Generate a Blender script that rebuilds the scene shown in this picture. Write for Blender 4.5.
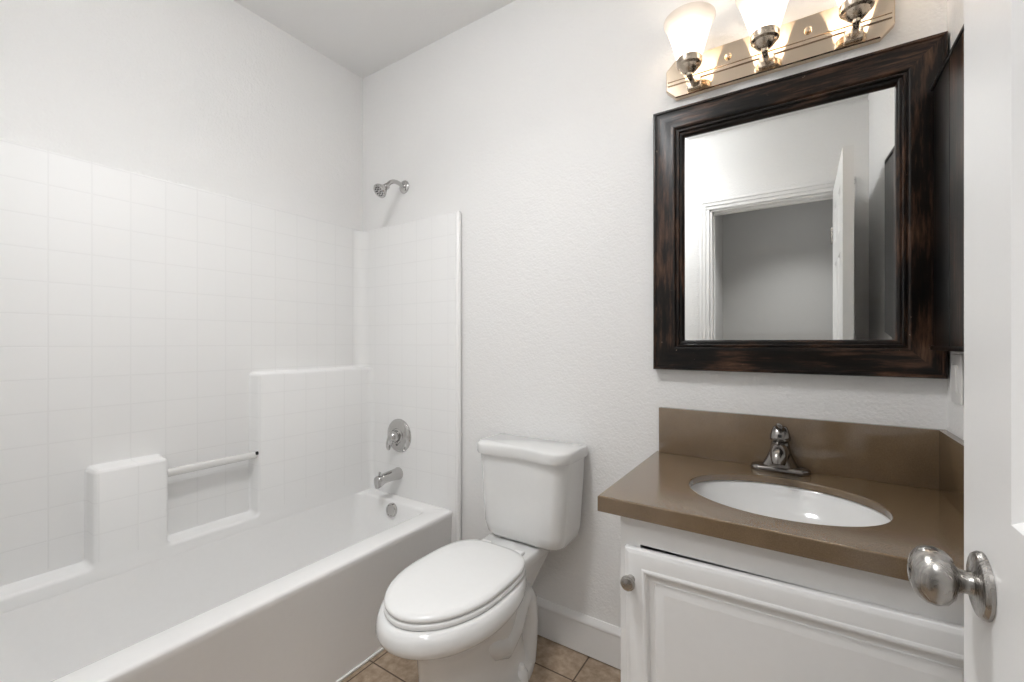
import bpy, bmesh, math, random
from mathutils import Vector, Matrix

S = bpy.context.scene
for o in list(bpy.data.objects):
    bpy.data.objects.remove(o)
COL = S.collection
PI = math.pi

# ------------------------------------------------------------------ camera, world, exposure
CAM_H = 1.23
cam_d = bpy.data.cameras.new('camera')
cam = bpy.data.objects.new('camera', cam_d)
COL.objects.link(cam)
cam_d.sensor_width = 36.0
cam_d.lens = 36.0 * 437.0 / 1024.0
cam_d.shift_y = 1.0 / 1024.0
cam_d.clip_start = 0.01
cam.location = (0, 0, CAM_H)
cam.rotation_euler = (PI / 2, 0, math.atan((800.0 - 512.0) / 437.0))
S.camera = cam

world = bpy.data.worlds.new('world')
S.world = world
world.use_nodes = True
world.node_tree.nodes['Background'].inputs[0].default_value = (1, 0.98, 0.95, 1)
world.node_tree.nodes['Background'].inputs[1].default_value = 0.05

vs = S.view_settings
vs.view_transform = 'Standard'
vs.look = 'None'
vs.gamma = 1.0
vs.use_curve_mapping = False
vs.exposure = 0.62

CEIL_EMIT = 22.0        # ceiling lamp diffuser
CEIL_W = 4.1            # downward light of the ceiling lamp, watts
BULB_EMIT = 27.0       # bulbs of the vanity light
HALL_EMIT = 6.0         # hall ceiling lamp diffuser
HALL_W = 4.6            # downward light of the hall lamp, watts

# ------------------------------------------------------------------ materials
def new_mat(name):
    m = bpy.data.materials.new(name)
    m.use_nodes = True
    nt = m.node_tree
    return m, nt, nt.nodes['Principled BSDF']


def L(nt, a, b):
    nt.links.new(a, b)


def math_node(nt, op, a, b=None):
    n = nt.nodes.new('ShaderNodeMath')
    n.operation = op
    for i, v in enumerate((a, b)):
        if v is None:
            continue
        if isinstance(v, (int, float)):
            n.inputs[i].default_value = v
        else:
            L(nt, v, n.inputs[i])
    return n.outputs[0]


def noise(nt, vec, scale, detail=2.0, rough=0.5):
    n = nt.nodes.new('ShaderNodeTexNoise')
    n.inputs['Scale'].default_value = scale
    n.inputs['Detail'].default_value = detail
    n.inputs['Roughness'].default_value = rough
    if vec is not None:
        L(nt, vec, n.inputs['Vector'])
    return n.outputs['Fac']


def ramp(nt, fac, stops):
    r = nt.nodes.new('ShaderNodeValToRGB')
    cr = r.color_ramp
    while len(cr.elements) < len(stops):
        cr.elements.new(0.5)
    for e, (p, c) in zip(cr.elements, stops):
        e.position = p
        e.color = (*c, 1)
    L(nt, fac, r.inputs[0])
    return r.outputs[0]


def position(nt):
    return nt.nodes.new('ShaderNodeNewGeometry').outputs['Position']


def bump(nt, bsdf, height, strength, dist):
    b = nt.nodes.new('ShaderNodeBump')
    b.inputs['Strength'].default_value = strength
    b.inputs['Distance'].default_value = dist
    L(nt, height, b.inputs['Height'])
    L(nt, b.outputs[0], bsdf.inputs['Normal'])


def simple(name, col, rough=0.5, metal=0.0, grain=0.0, gscale=60.0, spec=0.5, coat=0.0):
    m, nt, b = new_mat(name)
    b.inputs['Base Color'].default_value = (*col, 1)
    b.inputs['Roughness'].default_value = rough
    b.inputs['Metallic'].default_value = metal
    b.inputs['Specular IOR Level'].default_value = spec
    b.inputs['Coat Weight'].default_value = coat
    f = noise(nt, position(nt), gscale, 3)
    c = [max(0, x * (1 - 0.006)) for x in col]
    d = [min(1, x * (1 + 0.006)) for x in col]
    L(nt, ramp(nt, f, [(0.3, c), (0.7, d)]), b.inputs['Base Color'])
    if grain:
        bump(nt, b, f, grain, 0.002)
    return m


def wall_paint(name, col, strength=0.6):
    m, nt, b = new_mat(name)
    b.inputs['Base Color'].default_value = (*col, 1)
    b.inputs['Roughness'].default_value = 0.62
    p = position(nt)
    f1 = noise(nt, p, 110.0, 3, 0.55)
    f2 = noise(nt, p, 42.0, 2, 0.5)
    s = math_node(nt, 'ADD', f1, math_node(nt, 'MULTIPLY', f2, 0.7))
    bump(nt, b, s, strength, 0.004)
    return m


def groove_mask(nt, coord, origin, pitch, half):
    """1 on a thin line every pitch metres along coord, soft edges"""
    a = math_node(nt, 'SUBTRACT', coord, origin)
    a = math_node(nt, 'PINGPONG', a, pitch / 2.0)
    mr = nt.nodes.new('ShaderNodeMapRange')
    mr.inputs['From Min'].default_value = 0.0
    mr.inputs['From Max'].default_value = half
    mr.inputs['To Min'].default_value = 1.0
    mr.inputs['To Max'].default_value = 0.0
    L(nt, a, mr.inputs['Value'])
    return mr.outputs[0]


def fiberglass(name, axis, col, origin, zo=0.4800, pitch=0.105):
    m, nt, b = new_mat(name)
    b.inputs['Roughness'].default_value = 0.5
    sep = nt.nodes.new('ShaderNodeSeparateXYZ')
    L(nt, position(nt), sep.inputs[0])
    g1 = groove_mask(nt, sep.outputs[axis], origin, pitch, 0.0032)
    g2 = groove_mask(nt, sep.outputs[2], zo, pitch, 0.0032)
    g = math_node(nt, 'MAXIMUM', g1, g2)
    g = math_node(nt, 'MULTIPLY', g, math_node(nt, 'GREATER_THAN', sep.outputs[2], 0.492))
    h = math_node(nt, 'SUBTRACT', 1.0, g)
    L(nt, ramp(nt, g, [(0.0, col), (1.0, tuple(c * 0.94 for c in col))]), b.inputs['Base Color'])
    bump(nt, b, h, 0.22, 0.0012)
    return m


def floor_tiles():
    m, nt, b = new_mat('beige_floor_tile')
    p = position(nt)
    sep = nt.nodes.new('ShaderNodeSeparateXYZ')
    L(nt, p, sep.inputs[0])
    gx = groove_mask(nt, sep.outputs[0], -0.688, 0.34, 0.0038)
    gy = groove_mask(nt, sep.outputs[1], 1.447, 0.34, 0.0038)
    g = math_node(nt, 'MAXIMUM', gx, gy)
    g = math_node(nt, 'GREATER_THAN', g, 0.25)
    f = noise(nt, p, 34.0, 6, 0.65)
    f2 = noise(nt, p, 7.0, 3, 0.5)
    mx = math_node(nt, 'ADD', math_node(nt, 'MULTIPLY', f, 0.65), math_node(nt, 'MULTIPLY', f2, 0.35))
    tile = ramp(nt, mx, [(0.36, (0.27, 0.195, 0.13)), (0.5, (0.39, 0.295, 0.21)), (0.64, (0.51, 0.40, 0.30))])
    mix = nt.nodes.new('ShaderNodeMixRGB')
    L(nt, g, mix.inputs[0])
    L(nt, tile, mix.inputs[1])
    mix.inputs[2].default_value = (0.10, 0.065, 0.04, 1)
    L(nt, mix.outputs[0], b.inputs['Base Color'])
    b.inputs['Roughness'].default_value = 0.42
    h = math_node(nt, 'SUBTRACT', math_node(nt, 'MULTIPLY', f, 0.25), g)
    bump(nt, b, h, 0.4, 0.003)
    return m


def distressed_wood(name, scale, dark=0.0):
    m, nt, b = new_mat(name)
    mp = nt.nodes.new('ShaderNodeMapping')
    mp.inputs['Scale'].default_value = scale
    L(nt, position(nt), mp.inputs['Vector'])
    f = noise(nt, mp.outputs[0], 1.0, 6, 0.68)
    big = noise(nt, position(nt), 5.0, 2, 0.5)
    mx = math_node(nt, 'ADD', math_node(nt, 'MULTIPLY', f, 0.62), math_node(nt, 'MULTIPLY', big, 0.38))
    c = ramp(nt, mx, [(0.40 + dark, (0.003, 0.0028, 0.003)), (0.50 + dark, (0.012, 0.008, 0.006)),
                      (0.58 + dark, (0.070, 0.036, 0.022)), (0.68 + dark, (0.15, 0.082, 0.052))])
    sp = noise(nt, position(nt), 55.0, 5, 0.75)
    chips = ramp(nt, sp, [(0.68, (0, 0, 0)), (0.72, (1, 1, 1))])
    mix = nt.nodes.new('ShaderNodeMixRGB')
    L(nt, chips, mix.inputs[0])
    L(nt, c, mix.inputs[1])
    mix.inputs[2].default_value = (0.30, 0.22, 0.17, 1)
    L(nt, mix.outputs[0], b.inputs['Base Color'])
    b.inputs['Roughness'].default_value = 0.30
    b.inputs['Specular IOR Level'].default_value = 0.28
    bump(nt, b, f, 0.25, 0.002)
    return m


def quartz():
    m, nt, b = new_mat('brown_quartz')
    p = position(nt)
    f = noise(nt, p, 420.0, 2, 0.6)
    f2 = noise(nt, p, 9.0, 3, 0.5)
    mx = math_node(nt, 'ADD', math_node(nt, 'MULTIPLY', f, 0.6), math_node(nt, 'MULTIPLY', f2, 0.4))
    L(nt, ramp(nt, mx, [(0.35, (0.150, 0.098, 0.052)), (0.65, (0.225, 0.153, 0.088))]), b.inputs['Base Color'])
    b.inputs['Roughness'].default_value = 0.15
    b.inputs['IOR'].default_value = 1.8
    b.inputs['Coat Weight'].default_value = 0.5
    b.inputs['Coat Roughness'].default_value = 0.2
    return m


def brushed(name, col, rough, axis_scale=(300, 300, 300), strength=0.03):
    m, nt, b = new_mat(name)
    b.inputs['Base Color'].default_value = (*col, 1)
    b.inputs['Metallic'].default_value = 1.0
    mp = nt.nodes.new('ShaderNodeMapping')
    mp.inputs['Scale'].default_value = axis_scale
    L(nt, position(nt), mp.inputs['Vector'])
    f = noise(nt, mp.outputs[0], 1.0, 2)
    mr = nt.nodes.new('ShaderNodeMapRange')
    mr.inputs['To Min'].default_value = max(0.0, rough - 0.06)
    mr.inputs['To Max'].default_value = rough + 0.06
    L(nt, f, mr.inputs['Value'])
    L(nt, mr.outputs[0], b.inputs['Roughness'])
    if strength:
        bump(nt, b, f, strength, 0.001)
    return m


def frosted(name):
    m = bpy.data.materials.new(name)
    m.use_nodes = True
    nt = m.node_tree
    nt.nodes.clear()
    out = nt.nodes.new('ShaderNodeOutputMaterial')
    tr = nt.nodes.new('ShaderNodeBsdfTranslucent')
    tr.inputs[0].default_value = (0.80, 0.775, 0.75, 1)
    di = nt.nodes.new('ShaderNodeBsdfDiffuse')
    di.inputs[0].default_value = (0.70, 0.685, 0.67, 1)
    gl = nt.nodes.new('ShaderNodeBsdfGlossy')
    gl.inputs['Roughness'].default_value = 0.25
    m1 = nt.nodes.new('ShaderNodeMixShader')
    # alabaster clouding of the glass
    f = noise(nt, position(nt), 30.0, 3, 0.6)
    mr = nt.nodes.new('ShaderNodeMapRange')
    mr.inputs['To Min'].default_value = 0.15
    mr.inputs['To Max'].default_value = 0.32
    L(nt, f, mr.inputs['Value'])
    L(nt, mr.outputs[0], m1.inputs[0])
    L(nt, tr.outputs[0], m1.inputs[1])
    L(nt, di.outputs[0], m1.inputs[2])
    m2 = nt.nodes.new('ShaderNodeMixShader')
    m2.inputs[0].default_value = 0.05
    L(nt, m1.outputs[0], m2.inputs[1])
    L(nt, gl.outputs[0], m2.inputs[2])
    L(nt, m2.outputs[0], out.inputs[0])
    return m


def emitter(name, col, strength):
    m = bpy.data.materials.new(name)
    m.use_nodes = True
    nt = m.node_tree
    nt.nodes.clear()
    out = nt.nodes.new('ShaderNodeOutputMaterial')
    e = nt.nodes.new('ShaderNodeEmission')
    e.inputs[0].default_value = (*col, 1)
    e.inputs[1].default_value = strength
    L(nt, e.outputs[0], out.inputs[0])
    return m


WHITE = (0.90, 0.895, 0.885)
M = dict(
    wall=wall_paint('white_wall_paint', WHITE),
    ceil=wall_paint('white_ceiling_paint', (0.90, 0.895, 0.885), 0.2),
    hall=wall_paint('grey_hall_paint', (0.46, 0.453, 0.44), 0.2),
    trim=simple('white_trim_enamel', (0.87, 0.865, 0.855), 0.35),
    door=simple('white_door_enamel', (0.87, 0.865, 0.855), 0.38, grain=0.03, gscale=220),
    cabinet=simple('white_cabinet_enamel', (0.85, 0.845, 0.835), 0.4),
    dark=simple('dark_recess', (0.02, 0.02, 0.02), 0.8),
    tub=simple('white_tub_gelcoat', (0.93, 0.925, 0.915), 0.22),
    porcelain=simple('white_porcelain', (0.83, 0.83, 0.82), 0.10, coat=0.4),
    seat=simple('white_seat_plastic', (0.88, 0.88, 0.87), 0.22),
    sur_left=fiberglass('white_tiled_fiberglass_long', 1, (0.90, 0.897, 0.888), 0.2500),
    sur_back=fiberglass('white_tiled_fiberglass_short', 0, (0.90, 0.897, 0.888), -2.035),
    floor=floor_tiles(),
    stile=distressed_wood('espresso_wood_upright', (62.0, 62.0, 7.0)),
    rail=distressed_wood('espresso_wood_level', (7.0, 62.0, 62.0)),
    rail_y=distressed_wood('espresso_wood_level_side', (38.0, 5.0, 38.0)),
    ebony=distressed_wood('ebony_wood_upright', (60.0, 60.0, 4.0), 0.10),
    quartz=quartz(),
    chrome=brushed('chrome', (0.55, 0.54, 0.53), 0.08, strength=0.0),
    nickel=brushed('brushed_nickel', (0.40, 0.385, 0.365), 0.27, (40, 500, 40), 0.02),
    polished=brushed('polished_nickel', (0.74, 0.61, 0.47), 0.10, (20, 400, 400), 0.0),
    holder=brushed('satin_nickel', (0.50, 0.43, 0.35), 0.26, strength=0.0),
    faucet=brushed('dark_brushed_nickel', (0.27, 0.255, 0.24), 0.20, strength=0.02),
    plate=simple('white_switch_plastic', (0.80, 0.79, 0.77), 0.3),
    bar=simple('clear_white_acrylic', (0.78, 0.77, 0.75), 0.12),
    shade=frosted('frosted_shade_glass'),
    bulb=emitter('warm_bulb', (1.0, 0.88, 0.74), BULB_EMIT),
    lamp=emitter('ceiling_lamp_glow', (0.985, 0.99, 1.0), CEIL_EMIT),
    hall_lamp=emitter('hall_lamp_glow', (0.98, 0.99, 1.0), HALL_EMIT),
    caulk=simple('white_caulk', (0.85, 0.84, 0.82), 0.6),
)
mm, nt, b = new_mat('mirror_silver')
b.inputs['Base Color'].default_value = (0.88, 0.89, 0.88, 1)
b.inputs['Metallic'].default_value = 1.0
b.inputs['Roughness'].default_value = 0.0
M['mirror'] = mm

# ------------------------------------------------------------------ mesh helpers
class MB:
    def __init__(self):
        self.bm = bmesh.new()
        self.mi = 0

    def _tag(self, faces):
        for f in faces:
            f.material_index = self.mi

    def box(self, x0, x1, y0, y1, z0, z1, bev=0.0, seg=2):
        t = bmesh.new()
        bmesh.ops.create_cube(t, size=1.0)
        for v in t.verts:
            v.co = Vector(((x0 + x1) / 2 + v.co.x * (x1 - x0), (y0 + y1) / 2 + v.co.y * (y1 - y0), (z0 + z1) / 2 + v.co.z * (z1 - z0)))
        if bev:
            bmesh.ops.bevel(t, geom=t.edges[:], offset=bev, segments=seg, profile=0.5, affect='EDGES')
        self.merge(t)
        return self

    def merge(self, t):
        me = bpy.data.meshes.new('tmp')
        t.to_mesh(me)
        t.free()
        n = len(self.bm.faces)
        self.bm.from_mesh(me)
        bpy.data.meshes.remove(me)
        self.bm.faces.ensure_lookup_table()
        self._tag(self.bm.faces[n:])

    def loft(self, rings, cap0=True, cap1=True, closed=True):
        vr = [[self.bm.verts.new(p) for p in r] for r in rings]
        fs = []
        n = len(rings[0])
        for a, c in zip(vr, vr[1:]):
            for i in range(n if closed else n - 1):
                j = (i + 1) % n
                fs.append(self.bm.faces.new((a[i], a[j], c[j], c[i])))
        if cap0:
            fs.append(self.bm.faces.new(vr[0][::-1]))
        if cap1:
            fs.append(self.bm.faces.new(vr[-1]))
        self._tag(fs)
        return self

    def lathe(self, origin, axis, prof, n=40, cap0=True, cap1=True):
        """prof: (radius, distance along axis)"""
        o = Vector(origin)
        ax = Vector(axis).normalized()
        u = ax.orthogonal().normalized()
        w = ax.cross(u)
        rings = []
        for r, d in prof:
            r = max(r, 0.0002)
            rings.append([o + ax * d + (u * math.cos(2 * PI * i / n) + w * math.sin(2 * PI * i / n)) * r for i in range(n)])
        return self.loft(rings, cap0, cap1)

    def tube(self, pts, radii, n=20, sx=1.0):
        pts = [Vector(p) for p in pts]
        if isinstance(radii, (int, float)):
            radii = [radii] * len(pts)
        rings = []
        up = None
        for i, p in enumerate(pts):
            d = (pts[min(i + 1, len(pts) - 1)] - pts[max(i - 1, 0)]).normalized()
            if up is None:
                up = d.orthogonal().normalized()
            up = (up - d * up.dot(d)).normalized()
            w = d.cross(up)
            rings.append([p + (up * math.cos(2 * PI * k / n) + w * math.sin(2 * PI * k / n) * sx) * radii[i] for k in range(n)])
        return self.loft(rings)

    def frame(self, o, ex, ez, en, w, h, prof, back=False):
        """mitred frame: o corner, ex/ez in-plane axes, en outward normal, prof = (inset, depth); material 0 for uprights, 1 for level rails"""
        o, ex, ez, en = Vector(o), Vector(ex), Vector(ez), Vector(en)
        cor = [(0, 0, 1, 1), (w, 0, -1, 1), (w, h, -1, -1), (0, h, 1, -1)]
        for k in range(4):
            a, c = cor[k], cor[(k + 1) % 4]
            ra = [self.bm.verts.new(o + ex * (a[0] + a[2] * i) + ez * (a[1] + a[3] * i) + en * d) for i, d in prof]
            rc = [self.bm.verts.new(o + ex * (c[0] + c[2] * i) + ez * (c[1] + c[3] * i) + en * d) for i, d in prof]
            for i in range(len(prof) - 1):
                f = self.bm.faces.new((ra[i], rc[i], rc[i + 1], ra[i + 1]))
                f.material_index = 1 if k in (0, 2) else 0
        return self

    def build(self, name, mats, parent=None, angle=38.0, weld=True, flat=False):
        bm = self.bm
        if weld:
            bmesh.ops.remove_doubles(bm, verts=bm.verts[:], dist=0.00002)
        bmesh.ops.recalc_face_normals(bm, faces=bm.faces[:])
        off = Vector((0, 0, 0))
        p = parent
        while p is not None:
            off += p.location
            p = p.parent
        if parent is None and getattr(self, 'origin', None):
            off = Vector(self.origin)
        for v in bm.verts:
            v.co -= off
        lim = math.radians(angle)
        for f in bm.faces:
            f.smooth = not flat
        for e in bm.edges:
            if len(e.link_faces) == 2:
                e.smooth = e.calc_face_angle(0.0) < lim
            else:
                e.smooth = False
        me = bpy.data.meshes.new(name)
        bm.to_mesh(me)
        bm.free()
        for m in (mats if isinstance(mats, (list, tuple)) else [mats]):
            me.materials.append(m)
        o = bpy.data.objects.new(name, me)
        COL.objects.link(o)
        if parent is not None:
            o.parent = parent
        elif getattr(self, 'origin', None):
            o.location = self.origin
        return o


def thing(name, label, cat, loc, group=None):
    o = bpy.data.objects.new(name, None)
    o.empty_display_size = 0.05
    o.location = loc
    COL.objects.link(o)
    o['label'] = label
    o['category'] = cat
    if group:
        o['group'] = group
    return o


def struct(o, label=None, cat=None):
    o['kind'] = 'structure'
    if label:
        o['label'] = label
    if cat:
        o['category'] = cat
    return o


def ell(cx, cy, z, a, b, n=48, p=1.0):
    r = []
    for i in range(n):
        t = 2 * PI * i / n
        c, s = math.cos(t), math.sin(t)
        r.append((cx + a * math.copysign(abs(c) ** p, c), cy + b * math.copysign(abs(s) ** p, s), z))
    return r


def rrect(x0, x1, y0, y1, z, rad, k=6):
    """rounded rectangle; rad = one radius or four (x1y1, x0y1, x0y0, x1y0)"""
    if isinstance(rad, (int, float)):
        rad = (rad,) * 4
    out = []
    for (cx, cy, a0), r in zip(((x1, y1, 0), (x0, y1, 90), (x0, y0, 180), (x1, y0, 270)), rad):
        sx = -1 if cx == x1 else 1
        sy = -1 if cy == y1 else 1
        for i in range(k + 1):
            a = math.radians(a0 + 90.0 * i / k)
            out.append((cx + sx * r + r * math.cos(a), cy + sy * r + r * math.sin(a), z))
    return out


# ------------------------------------------------------------------ room constants (metres)
XL, XR, YB, YF, ZC = -2.064, 0.325, 1.60, 0.0, 2.72
OPX0, OPX1, OPZ = -0.505, 0.205, 2.112      # doorway in the front wall
HX0, HX1, HY0 = -0.56, 0.95, -1.02          # hall behind the doorway

# ------------------------------------------------------------------ shell
struct(MB().box(XL - 0.1, HX1 + 0.1, HY0 - 0.1, YB + 0.1, -0.1, 0).build('floor', M['floor'], flat=True),
       'beige square floor tiles with dark grout', 'floor')
struct(MB().box(XL - 0.1, XR + 0.1, YF - 0.12, YB + 0.1, ZC, ZC + 0.1).build('ceiling', M['ceil'], flat=True),
       'smooth white ceiling above the tub', 'ceiling')
struct(MB().box(XL - 0.1, XL, YF - 0.12, YB + 0.1, 0, ZC).build('wall_left', M['wall'], flat=True),
       'white textured wall along the bathtub', 'wall')
struct(MB().box(XL, XR, YB, YB + 0.1, 0, ZC).build('wall_back', M['wall'], flat=True),
       'white textured wall behind toilet and vanity', 'wall')
struct(MB().box(XR, XR + 0.1, YF - 0.12, YB + 0.1, 0, ZC).build('wall_right', M['wall'], flat=True),
       'white textured side wall with the light switch', 'wall')
fw = MB()
fw.box(XL, OPX0, YF - 0.12, YF, 0, ZC)
fw.box(OPX1, XR, YF - 0.12, YF, 0, ZC)
fw.box(OPX0, OPX1, YF - 0.12, YF, OPZ, ZC)
struct(fw.build('wall_front', M['wall'], flat=True), 'white wall around the doorway, seen in the mirror', 'wall')
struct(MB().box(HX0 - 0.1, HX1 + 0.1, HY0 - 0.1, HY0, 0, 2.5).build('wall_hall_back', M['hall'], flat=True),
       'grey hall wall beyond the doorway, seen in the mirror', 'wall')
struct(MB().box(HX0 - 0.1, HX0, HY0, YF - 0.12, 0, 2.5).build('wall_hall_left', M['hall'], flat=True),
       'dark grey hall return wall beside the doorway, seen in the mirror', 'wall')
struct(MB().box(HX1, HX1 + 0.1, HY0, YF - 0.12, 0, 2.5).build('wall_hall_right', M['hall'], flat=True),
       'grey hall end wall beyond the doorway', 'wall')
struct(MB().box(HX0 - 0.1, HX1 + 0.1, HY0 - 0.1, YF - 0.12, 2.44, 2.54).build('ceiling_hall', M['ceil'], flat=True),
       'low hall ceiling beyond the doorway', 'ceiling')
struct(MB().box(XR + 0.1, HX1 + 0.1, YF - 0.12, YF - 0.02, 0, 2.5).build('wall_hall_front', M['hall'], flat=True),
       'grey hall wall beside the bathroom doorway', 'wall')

# door casing and jamb (bathroom side)
cs = MB()
def casing(mb, a, b2, horizontal):
    # stepped flat casing between a and b2
    for d0, d1, t in ((0.0, 0.062, 0.010), (0.022, 0.062, 0.015), (0.044, 0.062, 0.019)):
        if horizontal:
            mb.box(OPX0 - d1, OPX1 + 0.060, YF, YF + t, OPZ + d0, OPZ + d1, 0.002)
        else:
            mb.box(OPX0 - d1, OPX0 - d0, YF, YF + t, 0, OPZ + d0, 0.002)
casing(cs, 0, 0, False)
casing(cs, 0, 0, True)
cs.box(OPX1, OPX1 + 0.06, YF, YF + 0.012, 0, OPZ, 0.002)
cs.box(OPX0 - 0.001, OPX0 + 0.014, YF - 0.121, YF + 0.001, 0, OPZ, 0.001)
cs.box(OPX1 - 0.006, OPX1 + 0.001, YF - 0.121, YF - 0.004, 0, OPZ, 0.001)
cs.box(OPX0, OPX1, YF - 0.121, YF + 0.001, OPZ - 0.012, OPZ + 0.001, 0.001)
cs.box(OPX0 + 0.012, OPX0 + 0.024, YF - 0.075, YF - 0.042, 0, OPZ - 0.01, 0.001)
cs.box(OPX0 + 0.012, OPX1, YF - 0.075, YF - 0.042, OPZ - 0.024, OPZ - 0.01, 0.001)
struct(cs.build('trim_1', M['trim']), 'white door casing around the doorway, seen in the mirror', 'trim')

# baseboard on the back wall
bb = MB()
prof = [(0, 0.005), (0.013, 0.005), (0.013, 0.122), (0.0155, 0.125), (0.0160, 0.130), (0.0145, 0.136), (0.010, 0.143), (0.0065, 0.149), (0.004, 0.1535), (0, 0.1535)]
bb.loft([[(x, YB - d, z) for d, z in prof] for x in (-1.335, -0.376)])
struct(bb.build('baseboard_back', M['trim'], angle=25), 'white moulded baseboard between the tub and the vanity', 'baseboard')

# ------------------------------------------------------------------ bathtub
RIM = 0.43
tub = thing('bathtub', 'long white alcove bathtub with plain front apron', 'bathtub', (-1.70, 0.80, 0))
tb = MB()
K = 7
def tub_ring(x0, x1, y0, y1, z, rad):
    return rrect(x0, x1, y0, y1, z, rad, K)
outer = [
    tub_ring(-2.03, -1.393, 0.02, 1.575, 0.006, 0.004),
    tub_ring(-2.03, -1.388, 0.02, 1.575, 0.10, 0.004),
    tub_ring(-2.03, -1.378, 0.02, 1.575, RIM - 0.030, 0.004),
    tub_ring(-2.03, -1.373, 0.02, 1.575, RIM - 0.010, 0.004),
    tub_ring(-2.03, -1.377, 0.02, 1.575, RIM - 0.002, 0.004),
    tub_ring(-2.03, -1.386, 0.02, 1.575, RIM, 0.004),
    tub_ring(-1.9605, -1.470, 0.11, 1.520, RIM, (0.05, 0.05, 0.12, 0.12)),
    tub_ring(-1.960, -1.479, 0.118, 1.512, RIM - 0.003, (0.05, 0.05, 0.12, 0.12)),
    tub_ring(-1.960, -1.486, 0.125, 1.506, RIM - 0.012, (0.05, 0.05, 0.12, 0.12)),
    tub_ring(-1.945, -1.515, 0.17, 1.485, RIM - 0.16, (0.07, 0.07, 0.14, 0.14)),
    tub_ring(-1.925, -1.545, 0.23, 1.465, RIM - 0.28, (0.09, 0.09, 0.15, 0.15)),
    tub_ring(-1.895, -1.580, 0.30, 1.435, RIM - 0.325, (0.09, 0.09, 0.13, 0.13)),
    tub_ring(-1.84, -1.63, 0.40, 1.38, RIM - 0.34, (0.06, 0.06, 0.08, 0.08)),
]
tb.loft(outer, cap0=False, cap1=True)
# thin front flange running down the wall end of the apron
tb.box(-1.394, -1.346, 1.574, 1.598, 0.004, RIM, 0.0)
tb.loft([ell(-1.346, 1.584, z, 0.013, 0.0145, 20) for z in (0.004, RIM)])
tb.build('tub_shell', M['tub'], tub, angle=60)
MB().box(-1.395, -1.386, 0.02, 1.565, 0.0005, 0.010, 0.002).build('caulk_bead', M['caulk'], tub)
MB().lathe((-1.708, 1.497, 0.388), (0, -1, 0.12), [(0.034, -0.012), (0.034, 0.006), (0.031, 0.011), (0.026, 0.012), (0.024, 0.009), (0.010, 0.009), (0.002, 0.009)]).build('overflow_plate', M['chrome'], tub)
MB().lathe((-1.73, 1.25, RIM - 0.345), (0, 0, 1), [(0.03, 0), (0.03, 0.008), (0.022, 0.010), (0.002, 0.010)]).build('drain', M['chrome'], tub)

# ------------------------------------------------------------------ shower surround
sur = thing('shower_surround', 'white tile-patterned fiberglass surround lining both walls above the tub', 'shower surround', (-2.0, 0.8, RIM))
XU, XB, TOP = -2.036, -1.960, 1.852       # upper face, block face, top edge
LED = 0.478
sl = MB()
# upper panel
sl.box(XL + 0.001, XU, 0.004, 1.590, RIM + 0.0004, TOP, 0.005)
# cove along the corner
cove = [(XU - 0.01, 1.590), (XU - 0.01, 1.520), (XU, 1.520)]
for i in range(1, 8):
    a = PI / 2 * i / 7
    cove.append((XU + 0.055 * (1 - math.cos(a)), 1.520 + 0.055 * math.sin(a)))
cove += [(XU + 0.055, 1.590)]
sl.loft([[(x, y, z) for x, y in cove] for z in (RIM + 0.0004, TOP - 0.012)])
# protruding lower face with two shelf blocks, outline in (y, z), rounded outer corners
def arc(cy, cz, r, a0, a1, n=5):
    return [(cy + r * math.cos(math.radians(a0 + (a1 - a0) * i / n)), cz + r * math.sin(math.radians(a0 + (a1 - a0) * i / n))) for i in range(n + 1)]
R = 0.016
ZA, ZB2 = 0.800, 1.092
yl0, yl1, yr0, yr1 = 0.447, 0.655, 0.979, 1.588
pl = [(0.006, RIM + 0.0004), (0.006, LED)]
pl += arc(yl0 - R, LED + R, R, -90, 0)
pl += arc(yl0 + R, ZA - R, R, 180, 90)
pl += arc(yl1 - R, ZA - R, R, 90, 0)
pl += arc(yl1 + R, LED + R, R, 180, 270)
pl += arc(yr0 - R, LED + R, R, -90, 0)
pl += arc(yr0 + R, ZB2 - R, R, 180, 90)
pl += [(yr1, ZB2), (yr1, RIM + 0.0004)]
def inset(poly, d):
    n = len(poly)
    out = []
    for i in range(n):
        a, b2, c = Vector(poly[i - 1]), Vector(poly[i]), Vector(poly[(i + 1) % n])
        e1, e2 = (b2 - a), (c - b2)
        n1 = Vector((e1.y, -e1.x)).normalized()
        n2 = Vector((e2.y, -e2.x)).normalized()
        m2 = n1 + n2
        m2 = m2 / max(0.3, m2.dot(n1)) if m2.length > 1e-6 else n1
        out.append(tuple(b2 + m2 * d))
    return out
lay = []
for x, d in ((XU - 0.012, -0.006), (XU, -0.006), (XU + 0.004, -0.002), (XU + 0.012, 0.0), (XB - 0.012, 0.0), (XB - 0.0035, 0.0035), (XB, 0.012)):
    pp = inset(pl, d) if d else pl
    # keep the straight far sides fixed so the face runs into the corner and the tub
    ring = []
    for (y, z), (y0, z0) in zip(pp, pl):
        if abs(y0 - yr1) < 1e-6 or abs(y0 - 0.006) < 1e-6:
            y = y0
        if abs(z0 - (RIM + 0.0004)) < 1e-6:
            z = z0
        ring.append((x, y, z))
    lay.append(ring)
sl.loft(lay, cap0=False, cap1=True)
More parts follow.
